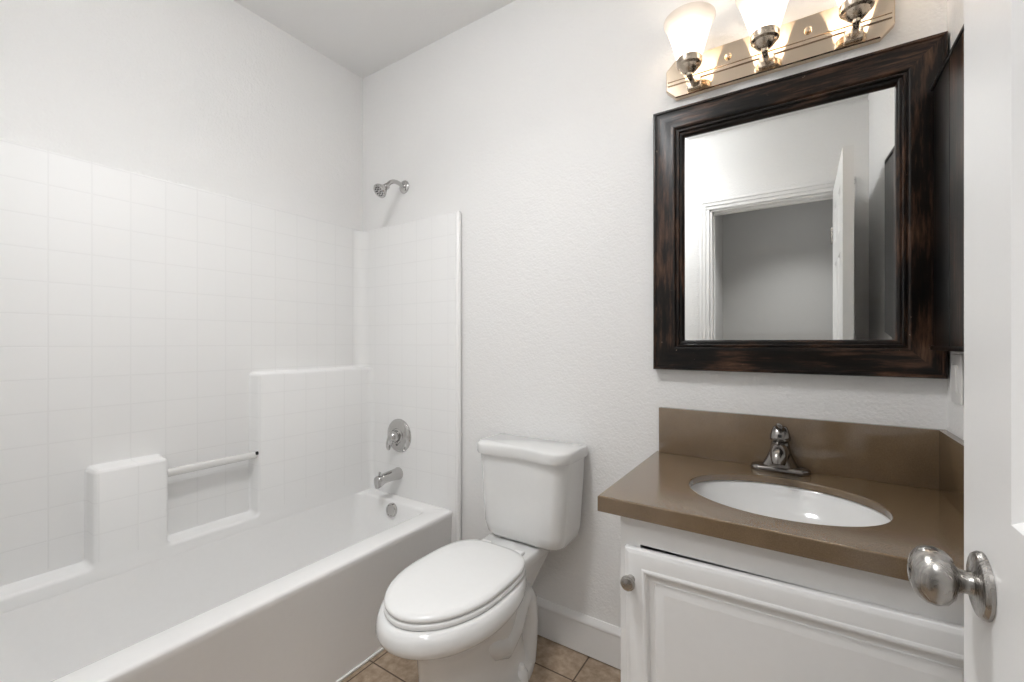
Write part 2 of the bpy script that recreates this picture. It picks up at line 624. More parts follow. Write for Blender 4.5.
# small cove where the block meets the end panel
cv = [(XB - 0.01, 1.590), (XB - 0.01, 1.545), (XB, 1.545)]
for i in range(1, 6):
    a = PI / 2 * i / 5
    cv.append((XB + 0.03 * (1 - math.cos(a)), 1.545 + 0.03 * math.sin(a)))
cv += [(XB + 0.03, 1.590)]
sl.loft([[(x, y, z) for x, y in cv] for z in (RIM + 0.0004, ZB2 - 0.012)])
sl.build('long_panel', M['sur_left'], sur, angle=50)
sb = MB()
sb.loft([rrect(-2.03, -1.350, 1.575, YB - 0.001, RIM + 0.0004, 0.002, 3), rrect(-2.03, -1.350, 1.575, YB - 0.001, TOP - 0.013, 0.002, 3),
         rrect(-2.03, -1.350, 1.577, YB - 0.001, TOP - 0.008, 0.002, 3), rrect(-2.03, -1.350, 1.583, YB - 0.001, TOP - 0.006, 0.002, 3)])
sb.build('end_panel', M['sur_back'], sur, angle=50)
# rounded raised edge of the end panel
eb = MB()
eb.loft([ell(-1.346, 1.584, z, 0.013 * s, 0.0145 * s, 20) for z, s in ((RIM + 0.0004, 1), (TOP - 0.014, 1), (TOP - 0.007, 0.75), (TOP - 0.004, 0.4))])
eb.build('edge_bead', M['tub'], sur)
gb = MB()
ybm = [(XB - 0.026, 0.6555 + (0.9785 - 0.6555) * i / 10.0, 0.738) for i in range(11)]
gb.tube(ybm, 0.0155, 20)
bar_o = gb.build('towel_bar', M['bar'], sur)
MB().lathe((XB - 0.010, 0.9790, 0.747), (0, -1, 0), [(0.0075, 0), (0.0075, 0.006), (0.005, 0.008), (0.001, 0.008)], 16).build('screw_cap', M['dark'], bar_o)

# ------------------------------------------------------------------ shower head, valve, spout
sh = thing('showerhead', 'small chrome shower head on a bent arm high on the wall', 'shower head', (-1.727, YB, 2.04))
MB().lathe((-1.727, YB - 0.0005, 2.040), (0, -1, 0), [(0.034, 0), (0.034, 0.004), (0.030, 0.009), (0.020, 0.012), (0.012, 0.013)]).build('flange', M['chrome'], sh)
arm_pts = []
P0, P1, P2, P3 = Vector((-1.727, 1.592, 2.040)), Vector((-1.727, 1.540, 2.058)), Vector((-1.727, 1.506, 2.050)), Vector((-1.728, 1.482, 2.010))
for i in range(13):
    t = i / 12.0
    arm_pts.append(P0 * (1 - t) ** 3 + P1 * 3 * t * (1 - t) ** 2 + P2 * 3 * t * t * (1 - t) + P3 * t ** 3)
MB().tube(arm_pts, 0.0105, 18).build('arm', M['chrome'], sh)
hd = Vector((-0.10, -0.72, -0.62)).normalized()
ho = Vector((-1.728, 1.487, 2.014))
hm = MB()
hm.lathe(ho, hd, [(0.012, 0), (0.015, 0.002), (0.016, 0.016), (0.013, 0.020), (0.017, 0.024), (0.026, 0.036), (0.033, 0.048), (0.036, 0.054), (0.036, 0.062), (0.033, 0.065), (0.030, 0.063), (0.010, 0.063), (0.002, 0.065)], 36)
head = hm.build('head', M['chrome'], sh, angle=30)
u = hd.orthogonal().normalized()
w = hd.cross(u)
nz = MB()
for rr, cnt in ((0.010, 6), (0.022, 12)):
    for i in range(cnt):
        a = 2 * PI * i / cnt
        nz.lathe(ho + hd * 0.0625 + (u * math.cos(a) + w * math.sin(a)) * rr, hd, [(0.0028, 0), (0.0022, 0.003), (0.0005, 0.0032)], 8)
nz.build('spray_nozzles', M['dark'], head)

YP = 1.575
sv = thing('shower_valve', 'round chrome shower valve plate with curved lever handle', 'shower valve', (-1.738, YP, 0.745))
MB().lathe((-1.738, YP - 0.0005, 0.745), (0, -1, 0), [(0.086, 0), (0.086, 0.004), (0.083, 0.008), (0.074, 0.0125), (0.060, 0.017), (0.046, 0.0195), (0.040, 0.0200), (0.037, 0.0175), (0.034, 0.0200), (0.004, 0.021)], 48).build('escutcheon', M['chrome'], sv)
hv = MB()
hv.lathe((-1.738, YP - 0.020, 0.745), (0, -1, 0), [(0.030, 0), (0.030, 0.012), (0.028, 0.030), (0.022, 0.042), (0.013, 0.049), (0.002, 0.051)], 32)
hv.tube([(-1.738, YP - 0.050, 0.745), (-1.745, YP - 0.056, 0.728), (-1.757, YP - 0.054, 0.708), (-1.767, YP - 0.048, 0.690), (-1.772, YP - 0.044, 0.676)], [0.019, 0.0185, 0.0155, 0.0130, 0.008], 18, 0.85)
hv.build('lever_handle', M['chrome'], sv, angle=60)

ts = thing('tub_spout', 'chrome tub spout with diverter pin below the shower valve', 'tub spout', (-1.742, YP, 0.548))
sp = MB()
sp.lathe((-1.742, YP - 0.0005, 0.548), (0, -1, 0), [(0.031, 0), (0.032, 0.006), (0.030, 0.012), (0.0285, 0.03)], 32, True, False)
rings = []
for d, rx, rt, rb in ((0.03, 0.0285, 0.0285, 0.0285), (0.07, 0.0270, 0.0255, 0.027), (0.100, 0.0255, 0.0225, 0.028), (0.122, 0.0245, 0.020, 0.040), (0.138, 0.023, 0.018, 0.044), (0.146, 0.019, 0.013, 0.042), (0.149, 0.012, 0.006, 0.034)):
    ring = []
    for i in range(32):
        a = 2 * PI * i / 32
        c, s = math.cos(a), math.sin(a)
        zz = s * (rt if s > 0 else rb)
        ring.append((-1.742 + rx * c, YP - d, 0.548 + zz))
    rings.append(ring)
sp.loft(rings, False, True)
spo = sp.build('spout_body', M['chrome'], ts, angle=45)
MB().lathe((-1.742, YP - 0.128, 0.563), (0, 0, 1), [(0.005, 0), (0.005, 0.012), (0.008, 0.014), (0.008, 0.020), (0.004, 0.022), (0.0005, 0.022)], 16).build('diverter_pin', M['chrome'], ts)

# ------------------------------------------------------------------ toilet
AX = -0.938
toi = thing('toilet', 'white two-piece toilet with closed lid between tub and vanity', 'toilet', (AX, 1.2, 0))
def egg(cx, yf, yc, yb, hw, z, pb=0.75, n=56, pf=1.0):
    r = []
    for i in range(n):
        t = 2 * PI * i / n
        c, s = math.cos(t), math.sin(t)
        p = pb if s > 0 else pf
        x = cx + hw * math.copysign(abs(c) ** p, c)
        y = yc + (yb - yc if s > 0 else yc - yf) * math.copysign(abs(s) ** p, s)
        r.append((x, y, z))
    return r
bw = MB()
bw.loft([
    egg(AX, 0.925, 1.20, 1.510, 0.126, 0.001, 0.8, pf=0.8),
    egg(AX, 0.925, 1.20, 1.510, 0.126, 0.018, 0.8, pf=0.8),
    egg(AX, 0.930, 1.20, 1.505, 0.121, 0.030, 0.8, pf=0.8),
    egg(AX, 0.945, 1.19, 1.470, 0.106, 0.050, 0.8, pf=0.8),
    egg(AX, 0.952, 1.18, 1.440, 0.101, 0.12, 0.8, pf=0.82),
    egg(AX, 0.952, 1.18, 1.420, 0.101, 0.20, 0.8, pf=0.85),
    egg(AX, 0.942, 1.17, 1.420, 0.106, 0.27, 0.8, pf=0.88),
    egg(AX, 0.925, 1.15, 1.410, 0.118, 0.303, 0.9, pf=0.92),
    egg(AX, 0.896, 1.12, 1.405, 0.138, 0.325, 0.95, pf=0.95),
    egg(AX, 0.862, 1.10, 1.400, 0.162, 0.346, 1.0),
    egg(AX, 0.832, 1.09, 1.395, 0.182, 0.363, 1.0),
    egg(AX, 0.814, 1.09, 1.395, 0.194, 0.379, 1.0),
    egg(AX, 0.809, 1.09, 1.395, 0.198, 0.394, 1.0),
    egg(AX, 0.814, 1.09, 1.395, 0.194, 0.415, 1.0),
    egg(AX, 0.822, 1.09, 1.395, 0.188, 0.430, 1.0),
    egg(AX, 0.834, 1.09, 1.385, 0.177, 0.435, 1.0),
])
# deck that carries the tank
bw.loft([
    rrect(AX - 0.060, AX + 0.060, 1.32, 1.48, 0.26, 0.03),
    rrect(AX - 0.085, AX + 0.085, 1.30, 1.53, 0.34, 0.03),
    rrect(AX - 0.108, AX + 0.108, 1.25, 1.56, 0.400, 0.03),
    rrect(AX - 0.118, AX + 0.118, 1.26, 1.565, 0.425, 0.03),
    rrect(AX - 0.118, AX + 0.118, 1.26, 1.565, 0.444, 0.03),
    rrect(AX - 0.112, AX + 0.112, 1.266, 1.56, 0.450, 0.028),
])
# trapway swelling on both sides of the pedestal
for sgn in (-1, 1):
    X = AX + sgn * 0.062
    bw.tube([(X - sgn * 0.030, 1.06, 0.29), (X + sgn * 0.004, 1.13, 0.255), (X + sgn * 0.012, 1.19, 0.205), (X + sgn * 0.012, 1.25, 0.175), (X + sgn * 0.010, 1.31, 0.205), (X + sgn * 0.008, 1.355, 0.265), (X, 1.395, 0.29), (X - sgn * 0.004, 1.425, 0.25), (X - sgn * 0.004, 1.435, 0.17), (X - sgn * 0.004, 1.43, 0.08), (X - sgn * 0.004, 1.42, 0.02)],
            [0.020, 0.036, 0.042, 0.044, 0.043, 0.043, 0.045, 0.046, 0.046, 0.045, 0.045], 20)
    # floor bolt boss
    bw.lathe((AX + sgn * 0.098, 1.33, 0.012), (0, 0, 1), [(0.030, 0), (0.028, 0.03), (0.018, 0.045), (0.003, 0.05)], 20)
bowl = bw.build('bowl', M['porcelain'], toi, angle=60)
for sgn in (-1, 1):
    MB().lathe((AX + sgn * 0.100, 1.33, 0.058), (0, 0, 1), [(0.014, 0), (0.014, 0.008), (0.010, 0.014), (0.001, 0.016)], 16).build('bolt_cap', M['seat'], bowl)
LX = AX - 0.003
st = MB()
st.loft([egg(LX, y0, 1.09, yb, hw, z, 0.58) for y0, yb, hw, z in ((0.840, 1.338, 0.171, 0.4355), (0.836, 1.341, 0.175, 0.440), (0.836, 1.341, 0.175, 0.450), (0.840, 1.338, 0.171, 0.4535))])
st.build('seat', M['seat'], toi, angle=60)
ld = MB()
ld.loft([egg(LX, y0, 1.09, yb, hw, z, pb) for y0, yb, hw, z, pb in ((0.842, 1.336, 0.169, 0.4555, 0.58), (0.838, 1.340, 0.173, 0.459, 0.58), (0.838, 1.340, 0.173, 0.466, 0.58), (0.843, 1.336, 0.168, 0.472, 0.58), (0.864, 1.318, 0.152, 0.476, 0.58), (0.93, 1.26, 0.11, 0.4775, 0.6), (1.05, 1.15, 0.03, 0.478, 0.8))])
ld.build('lid', M['seat'], toi, angle=60)
for sgn in (-1, 1):
    MB().box(AX + sgn * 0.075 - 0.022, AX + sgn * 0.075 + 0.022, 1.335, 1.365, 0.4505, 0.464, 0.006, 3).build('hinge', M['seat'], toi)
AT = -0.900
def tank_ring(hw, yf, z, dip, rf, yb=1.578, n=18):
    """plan outline of the tank: rounded front corners, gently hollow front"""
    out = []
    out += [(AT + hw, yb, z), (AT - hw, yb, z)]
    # left side down to the front-left corner
    for i in range(n + 1):
        a = PI + (PI / 2) * i / n
        out.append((AT - hw + rf + rf * math.cos(a), yf + rf + rf * math.sin(a), z))
    x0, x1 = AT - hw + rf, AT + hw - rf
    for i in range(1, 24):
        t = i / 24.0
        out.append((x0 + (x1 - x0) * t, yf + dip * math.sin(PI * t) ** 2, z))
    for i in range(n + 1):
        a = 1.5 * PI + (PI / 2) * i / n
        out.append((AT + hw - rf + rf * math.cos(a), yf + rf + rf * math.sin(a), z))
    return out
tk = MB()
tk.loft([
    tank_ring(0.144, 1.440, 0.4515, 0.0, 0.05, 1.56),
    tank_ring(0.160, 1.425, 0.457, 0.002, 0.05, 1.566),
    tank_ring(0.172, 1.414, 0.470, 0.004, 0.05, 1.57),
    tank_ring(0.181, 1.407, 0.51, 0.007, 0.05),
    tank_ring(0.191, 1.402, 0.65, 0.010, 0.052),
    tank_ring(0.199, 1.398, 0.784, 0.014, 0.054),
])
tk.build('tank', M['porcelain'], toi, angle=50)
tl = MB()
tl.loft([
    tank_ring(0.200, 1.392, 0.7845, 0.015, 0.058, 1.580),
    tank_ring(0.207, 1.384, 0.7860, 0.016, 0.062, 1.584),
    tank_ring(0.209, 1.382, 0.790, 0.017, 0.063, 1.586),
    tank_ring(0.209, 1.382, 0.820, 0.017, 0.063, 1.586),
    tank_ring(0.207, 1.3845, 0.8255, 0.017, 0.062, 1.584),
    tank_ring(0.200, 1.392, 0.8290, 0.016, 0.058, 1.578),
])
tl.build('tank_lid', M['porcelain'], toi, angle=50)
lv = MB()
lv.lathe((AT - 0.190, 1.500, 0.755), (-1, 0, 0), [(0.012, 0), (0.012, 0.010), (0.009, 0.014), (0.001, 0.015)], 18)
lv.tube([(AT - 0.201, 1.500, 0.755), (AT - 0.203, 1.475, 0.752), (AT - 0.203, 1.45, 0.748)], [0.006, 0.006, 0.007], 12)
lv.build('flush_lever', M['chrome'], toi, angle=60)

# ------------------------------------------------------------------ vanity cabinet
CX0, CX1, CY0 = -0.380, 0.318, 1.078
van = thing('vanity_cabinet', 'white vanity cabinet with one raised-panel door under brown countertop', 'cabinet', (-0.03, 1.35, 0))
vb = MB()
OX0, OX1, OZ0, OZ1 = -0.330, 0.290, 0.14, 0.7285     # door opening in the face frame
vb.box(CX0, CX0 + 0.018, CY0 + 0.018, YB - 0.002, 0.001, 0.799)
vb.box(CX1 - 0.018, CX1, CY0 + 0.018, YB - 0.002, 0.001, 0.799)
vb.box(CX0 + 0.018, CX1 - 0.018, YB - 0.014, YB - 0.002, 0.001, 0.799)
vb.box(CX0 + 0.018, CX1 - 0.018, CY0 + 0.018, YB - 0.014, 0.10, 0.118)
vb.build('body', M['cabinet'], van, flat=True)
ff = MB()
ff.box(CX0, OX0, CY0, CY0 + 0.018, 0.001, 0.799)
ff.box(OX1, CX1, CY0, CY0 + 0.018, 0.001, 0.799)
ff.box(OX0, OX1, CY0, CY0 + 0.018, OZ1, 0.799)
ff.box(OX0, OX1, CY0, CY0 + 0.018, 0.09, OZ0)
ff.build('face_frame', M['cabinet'], van)
MB().box(OX0, OX1, CY0 + 0.05, CY0 + 0.06, 0.001, 0.09).build('toe_kick', M['cabinet'], van, flat=True)
MB().box(CX0 + 0.02, CX1 - 0.02, CY0 + 0.10, CY0 + 0.11, 0.12, 0.66).build('painted_shade_board', M['dark'], van, flat=True)  # added dark board, its colour stands in for the shade inside the cabinet
# door, sagging a little on its latch side so that a gap opens above it
DX0, DX1, DZ0, DZ1 = -0.364, 0.306, 0.100, 0.733
DYF = CY0 - 0.020
dr = MB()
dw, dh = DX1 - DX0, DZ1 - DZ0
dprof = [(0.0, 0.0), (0.0, 0.013), (0.002, 0.016), (0.007, 0.018), (0.012, 0.020), (0.042, 0.020), (0.044, 0.0215), (0.048, 0.0225), (0.052, 0.0215), (0.054, 0.018), (0.056, 0.011), (0.070, 0.010), (0.072, 0.012), (0.092, 0.0165), (0.094, 0.0165)]
dr.frame((DX0, CY0 - 0.0005, DZ0), (1, 0, 0), (0, 0, 1), (0, -1, 0), dw, dh, dprof)
def pnl(i, d):
    return [(DX0 + i, CY0 - 0.0005 - d, DZ0 + i), (DX1 - i, CY0 - 0.0005 - d, DZ0 + i), (DX1 - i, CY0 - 0.0005 - d, DZ1 - i), (DX0 + i, CY0 - 0.0005 - d, DZ1 - i)]
for i, d in ((0.094, 0.0165), (0.0, 0.0)):
    dr.bm.faces.new([dr.bm.verts.new(p) for p in pnl(i, d)])
sag = Matrix.Translation((DX1, 0, DZ1)) @ Matrix.Rotation(math.radians(-1.0), 4, 'Y') @ Matrix.Translation((-DX1, 0, -DZ1))
def apply(mb, mat):
    for v in mb.bm.verts:
        v.co = mat @ v.co
    return mb
dob = apply(dr, sag).build('door', M['cabinet'], van, angle=25)
for f in dob.data.polygons:
    f.material_index = 0
kn = MB()
kn.lathe((-0.348, CY0 - 0.0205, 0.660), (0, -1, 0), [(0.010, 0), (0.008, 0.004), (0.0065, 0.012), (0.010, 0.016), (0.0165, 0.020), (0.018, 0.025), (0.0165, 0.030), (0.011, 0.033), (0.001, 0.034)], 28)
apply(kn, sag).build('knob', M['nickel'], dob)

# ------------------------------------------------------------------ countertop
ct = thing('countertop', 'brown stone vanity countertop with oval sink cutout and backsplash', 'countertop', (-0.05, 1.32, 0.80))
TX0, TX1, TY0, TY1, TZ0, TZ1 = -0.430, 0.3235, 1.048, 1.5985, 0.8005, 0.840
SX, SY, SA, SB = -0.042, 1.301, 0.216, 0.168
N = 96
def rect_pt(a):
    c, s = math.cos(a), math.sin(a)
    t = 1e9
    if c > 1e-9: t = min(t, (TX1 - SX) / c)
    if c < -1e-9: t = min(t, (TX0 - SX) / c)
    if s > 1e-9: t = min(t, (TY1 - SY) / s)
    if s < -1e-9: t = min(t, (TY0 - SY) / s)
    return (SX + c * t, SY + s * t)
angs = [2 * PI * i / N for i in range(N)]
for cxy in ((TX0, TY0), (TX1, TY0), (TX1, TY1), (TX0, TY1)):
    a = math.atan2(cxy[1] - SY, cxy[0] - SX) % (2 * PI)
    k = min(range(N), key=lambda i: min(abs(angs[i] - a), 2 * PI - abs(angs[i] - a)))
    angs[k] = a
def rring(z, ins=0.0):
    r = []
    for a in angs:
        x, y = rect_pt(a)
        x = min(max(x, TX0 + ins), TX1 - ins)
        y = min(max(y, TY0 + ins), TY1 - ins)
        r.append((x, y, z))
    return r
def ering(z, d=0.0):
    r = []
    for a in angs:
        t = math.atan2(math.sin(a) / SB, math.cos(a) / SA)
        r.append((SX + (SA + d) * math.cos(t), SY + (SB + d) * math.sin(t), z))
    return r
cm = MB()
cm.loft([rring(TZ0), rring(TZ0 + 0.002, 0), rring(TZ1 - 0.003, 0), rring(TZ1 - 0.001, 0.001), rring(TZ1, 0.003), ering(TZ1, 0.003), ering(TZ1 - 0.001, 0.001), ering(TZ1 - 0.003), ering(TZ1 - 0.019), rring(TZ1 - 0.019, 0.030), rring(TZ0, 0.030), rring(TZ0)], False, False)
cm.build('slab', M['quartz'], ct, angle=18)
MB().box(-0.418, 0.3235, 1.579, 1.5985, TZ1 + 0.0003, 0.998, 0.0015).build('backsplash', M['quartz'], ct)
MB().box(0.305, 0.3235, 1.050, 1.5785, TZ1 + 0.0003, 0.998, 0.0015).build('side_splash', M['quartz'], ct)

# sink
sk = thing('sink_basin', 'white oval undermount sink set in the brown countertop', 'sink', (SX, SY, 0.66))
sm = MB()
def er(z, d, n=64):
    return ell(SX, SY, z + 0.021, SA + d, SB + d, n)
sm.loft([er(0.797, 0.022), er(0.7995, 0.022), er(0.7995, 0.006), er(0.796, 0.002), er(0.775, -0.006), er(0.745, -0.022), er(0.715, -0.050), er(0.692, -0.090), er(0.683, -0.125), er(0.680, -0.145), er(0.672, -0.147), er(0.672, -0.100), er(0.69, -0.055), er(0.72, -0.025), er(0.76, 0.008), er(0.797, 0.016), er(0.797, 0.022)], False, False)
sm.build('bowl', M['porcelain'], sk, angle=60)
MB().lathe((SX, SY, 0.6945), (0, 0, 1), [(0.020, 0), (0.026, 0.0065), (0.028, 0.0085), (0.020, 0.009), (0.016, 0.007), (0.001, 0.007)], 24).build('drain', M['chrome'], sk)

# faucet
FX, FY, FZ = -0.050, 1.546, TZ1 + 0.0005
fa = thing('faucet', 'dark nickel single-handle faucet behind the oval sink', 'faucet', (FX, FY, FZ))
fb = MB()
def stad(hw, hd2, z, n=48):
    r = []
    for i in range(n):
        a = 2 * PI * i / n
        c, s = math.cos(a), math.sin(a)
        r.append((FX + (math.copysign(hw - hd2, c) if abs(c) > 1e-6 else 0) + hd2 * c, FY + hd2 * s, z))
    return r
fb.loft([stad(0.077, 0.028, FZ), stad(0.078, 0.029, FZ + 0.003), stad(0.078, 0.029, FZ + 0.010), stad(0.076, 0.027, FZ + 0.014), stad(0.071, 0.022, FZ + 0.0165), stad(0.060, 0.011, FZ + 0.0175)])
fb.build('base_plate', M['faucet'], fa, angle=50)
bd = MB()
bd.loft([ell(FX, FY, FZ + 0.012, 0.050, 0.024, 32), ell(FX, FY, FZ + 0.020, 0.046, 0.024, 32), ell(FX, FY, FZ + 0.040, 0.036, 0.024, 32), ell(FX, FY, FZ + 0.060, 0.028, 0.024, 32), ell(FX, FY + 0.001, FZ + 0.078, 0.025, 0.024, 32), ell(FX, FY + 0.001, FZ + 0.088, 0.023, 0.022, 32), ell(FX, FY + 0.001, FZ + 0.091, 0.018, 0.017, 32)])
bd.build('body', M['faucet'], fa, angle=60)
so = MB()
so.tube([(FX, FY - 0.004, FZ + 0.052), (FX, FY - 0.028, FZ + 0.067), (FX, FY - 0.058, FZ + 0.074), (FX, FY - 0.085, FZ + 0.073), (FX, FY - 0.104, FZ + 0.066), (FX, FY - 0.114, FZ + 0.056), (FX, FY - 0.117, FZ + 0.047)], [0.023, 0.0225, 0.0215, 0.0205, 0.0195, 0.017, 0.0145], 24, 1.15)
so.build('spout', M['faucet'], fa, angle=60)
fh = MB()
fh.loft([ell(FX, FY + 0.002, FZ + 0.090, 0.021, 0.020, 32, 0.8), ell(FX, FY + 0.002, FZ + 0.095, 0.027, 0.025, 32, 0.8), ell(FX, FY + 0.003, FZ + 0.104, 0.0275, 0.025, 32, 0.8), ell(FX, FY + 0.007, FZ + 0.120, 0.0235, 0.022, 32, 0.8), ell(FX, FY + 0.010, FZ + 0.131, 0.019, 0.018, 32, 0.8), ell(FX, FY + 0.011, FZ + 0.1335, 0.016, 0.016, 32, 0.8)])
fh.tube([(FX, FY + 0.006, FZ + 0.124), (FX, FY - 0.012, FZ + 0.132), (FX, FY - 0.026, FZ + 0.138), (FX, FY - 0.034, FZ + 0.140)], [0.012, 0.0095, 0.0085, 0.005], 18, 1.4)
hb = fh.build('handle', M['faucet'], fa, angle=60)
MB().box(FX - 0.0045, FX + 0.0045, FY - 0.0235, FY - 0.019, FZ + 0.105, FZ + 0.114, 0.001).build('indicator', M['dark'], hb)

# ------------------------------------------------------------------ mirror
mi = thing('wall_mirror', 'large wall mirror in a wide distressed espresso wood frame', 'mirror', (-0.056, YB, 1.134))
MX0, MX1, MZ0, MZ1 = -0.434, 0.3205, 1.134, 2.037
fr = MB()
fprof = [(0.0, 0.001), (0.0, 0.032), (0.002, 0.0355), (0.005, 0.0365), (0.009, 0.0355), (0.011, 0.0325), (0.016, 0.0320), (0.030, 0.0330), (0.045, 0.0360), (0.058, 0.0395), (0.068, 0.0415), (0.074, 0.0410), (0.0775, 0.0385), (0.079, 0.0345), (0.081, 0.0345), (0.083, 0.037), (0.087, 0.037), (0.089, 0.034), (0.090, 0.029), (0.094, 0.029), (0.098, 0.027), (0.101, 0.022), (0.103, 0.014), (0.103, 0.004)]
fr.frame((MX0, YB, MZ0), (1, 0, 0), (0, 0, 1), (0, -1, 0), MX1 - MX0, MZ1 - MZ0, fprof)
fr.build('frame', [M['stile'], M['rail']], mi, angle=35, weld=True)
gm = MB()
IX0, IX1, IZ0, IZ1 = MX0 + 0.102, MX1 - 0.102, MZ0 + 0.096, MZ1 - 0.105
IZ0 = MZ0 + 0.102; IZ1 = MZ1 - 0.102
bvw = 0.022
yo, yi = YB - 0.0144, YB - 0.0150
go = [(IX0, yo, IZ0), (IX1, yo, IZ0), (IX1, yo, IZ1), (IX0, yo, IZ1)]
gi = [(IX0 + bvw, yi, IZ0 + bvw), (IX1 - bvw, yi, IZ0 + bvw), (IX1 - bvw, yi, IZ1 - bvw), (IX0 + bvw, yi, IZ1 - bvw)]
gb_ = [(x, YB - 0.004, z) for x, y, z in go]
gm.loft([gb_, go, gi], True, True)
gm.build('bevelled_glass', M['mirror'], mi, flat=True, angle=1)

# ------------------------------------------------------------------ medicine cabinet on the right wall
mc = thing('medicine_cabinet', 'dark espresso wood wall cabinet on the side wall beside the mirror', 'cabinet', (XR, 1.12, 1.213))
QY0, QY1, QZ0, QZ1 = 1.045, 1.5545, 1.209, 1.893
MB().box(0.3085, XR - 0.0005, QY0 + 0.006, QY1 - 0.006, QZ0 + 0.006, QZ1 - 0.006, 0.002).build('case', M['ebony'], mc)
def board(mb, pts, z0, z1):
    mb.loft([[(0.308 - d, y, z) for y, d in pts] for z in (z0, z1)])
    return mb
for y0, y1 in ((QY1 - 0.160, QY1), (QY0, QY0 + 0.160)):
    board(MB(), [(y0, 0.0), (y0, 0.0185), (y0 + 0.004, 0.0205), (y0 + 0.04, 0.0210), (y1 - 0.006, 0.0190), (y1, 0.014), (y1, 0.0)], QZ0 + 0.012, QZ1 - 0.012).build('door_stile', M['ebony'], mc, angle=12)
board(MB(), [(QY0 + 0.161, 0.0), (QY0 + 0.161, 0.018), (QY0 + 0.168, 0.022), (QY1 - 0.168, 0.022), (QY1 - 0.161, 0.018), (QY1 - 0.161, 0.0)], QZ0 + 0.012, QZ1 - 0.012).build('door_panel', M['stile'], mc, angle=20)
for z0, z1 in ((QZ0, QZ0 + 0.0115), (QZ1 - 0.0115, QZ1)):
    MB().box(0.2835, 0.308, QY0, QY1, z0, z1, 0.003).build('edge_moulding', M['ebony'], mc)

# ------------------------------------------------------------------ vanity light
vl = thing('vanity_light', 'three-lamp nickel wall light bar with frosted glass shades above mirror', 'wall light', (-0.087, YB, 2.14))
PX0, PX1, PZ0, PZ1, PM = -0.392, 0.218, 2.076, 2.206, 2.130
pb = MB()
def octo(ins, y, c=0.030):
    x0, x1, z0, z1 = PX0 + ins, PX1 - ins, PZ0 + ins, PZ1 - ins
    return [(x0 + c, y, z0), (x1 - c, y, z0), (x1, y, z0 + c), (x1, y, z1 - c), (x1 - c, y, z1), (x0 + c, y, z1), (x0, y, z1 - c), (x0, y, z0 + c)]
pb.loft([octo(0, YB - 0.001), octo(0, YB - 0.020), octo(0.003, YB - 0.024), octo(0.010, YB - 0.024)])
for z0, z1, y in ((PM - 0.010, PM - 0.003, 0.029), (PM - 0.003, PM + 0.003, 0.026), (PM + 0.003, PM + 0.010, 0.029)):
    pb.box(PX0 + 0.006, PX1 - 0.006, YB - y, YB - 0.020, z0, z1, 0.0015)
pb.build('backplate', M['polished'], vl, angle=20)
for x in (-0.196, 0.020):
    MB().lathe((x, YB - 0.0235, 2.160), (0, -1, 0), [(0.010, 0), (0.010, 0.006), (0.008, 0.010), (0.001, 0.012)], 20).build('cap_nut', M['polished'], vl)
for x in (-0.298, -0.087, 0.127):
    ym = 1.490
    ar = MB()
    ar.box(x - 0.022, x + 0.022, YB - 0.036, YB - 0.0235, 2.085, 2.118, 0.003)
    ar.tube([(x, YB - 0.034, 2.100), (x, YB - 0.060, 2.094), (x, YB - 0.085, 2.090), (x, ym + 0.006, 2.091), (x, ym, 2.096), (x, ym, 2.104)], 0.0085, 14)
    ao = ar.build('arm', M['holder'], vl, angle=60)
    cu = MB()
    cu.lathe((x, ym, 2.085), (0, 0, 1), [(0.004, 0.0), (0.009, 0.003), (0.010, 0.010), (0.018, 0.014), (0.027, 0.024), (0.030, 0.032), (0.037, 0.036), (0.0385, 0.040), (0.0385, 0.056), (0.036, 0.058), (0.036, 0.044), (0.002, 0.040)], 36)
    cu.build('shade_holder', M['holder'], ao, angle=35)
    gs = MB()
    pr = [(0.033, 0.0), (0.0365, 0.012), (0.0445, 0.040), (0.0535, 0.070), (0.0630, 0.100), (0.0715, 0.121), (0.0775, 0.133), (0.0780, 0.136), (0.0757, 0.136), (0.0695, 0.1225), (0.0608, 0.101), (0.0512, 0.070), (0.0422, 0.040), (0.0342, 0.012), (0.031, 0.0)]
    gs.lathe((x, ym, 2.131), (0, 0, 1), pr + [pr[0]], 48, False, False)
    gs.build('glass_shade', M['shade'], vl, angle=60)
    MB().lathe((x, ym, 2.126), (0, 0, 1), [(0.012, 0), (0.012, 0.024), (0.016, 0.031), (0.024, 0.044), (0.028, 0.057), (0.0275, 0.068), (0.022, 0.079), (0.012, 0.086), (0.001, 0.088)], 24).build('bulb', M['bulb'], vl, angle=60)

# ------------------------------------------------------------------ ceiling light over the middle of the room
cl = thing('ceiling_light', 'round flush ceiling lamp above the toilet', 'ceiling light', (-0.86, 0.46, ZC))
MB().lathe((-0.86, 0.46, ZC - 0.0005), (0, 0, -1), [(0.165, 0), (0.165, 0.022), (0.158, 0.026), (0.150, 0.022), (0.01, 0.020)], 48).build('rim', M['nickel'], cl, angle=40)
MB().lathe((-0.86, 0.46, ZC - 0.022), (0, 0, -1), [(0.148, 0), (0.150, 0.018), (0.142, 0.042), (0.118, 0.062), (0.075, 0.074), (0.03, 0.078), (0.002, 0.079)], 48).build('diffuser', M['lamp'], cl, angle=60)

def downlight(parent, size, watts, spread, z, colour=(0.985, 0.99, 1.0)):
    d = bpy.data.lights.new('lamp_light', 'AREA')
    d.shape = 'DISK'
    d.size = size
    d.energy = watts
    d.color = colour
    d.spread = math.radians(spread)
    o = bpy.data.objects.new('lamp_light', d)
    COL.objects.link(o)
    o.parent = parent
    o.location = (0, 0, z)

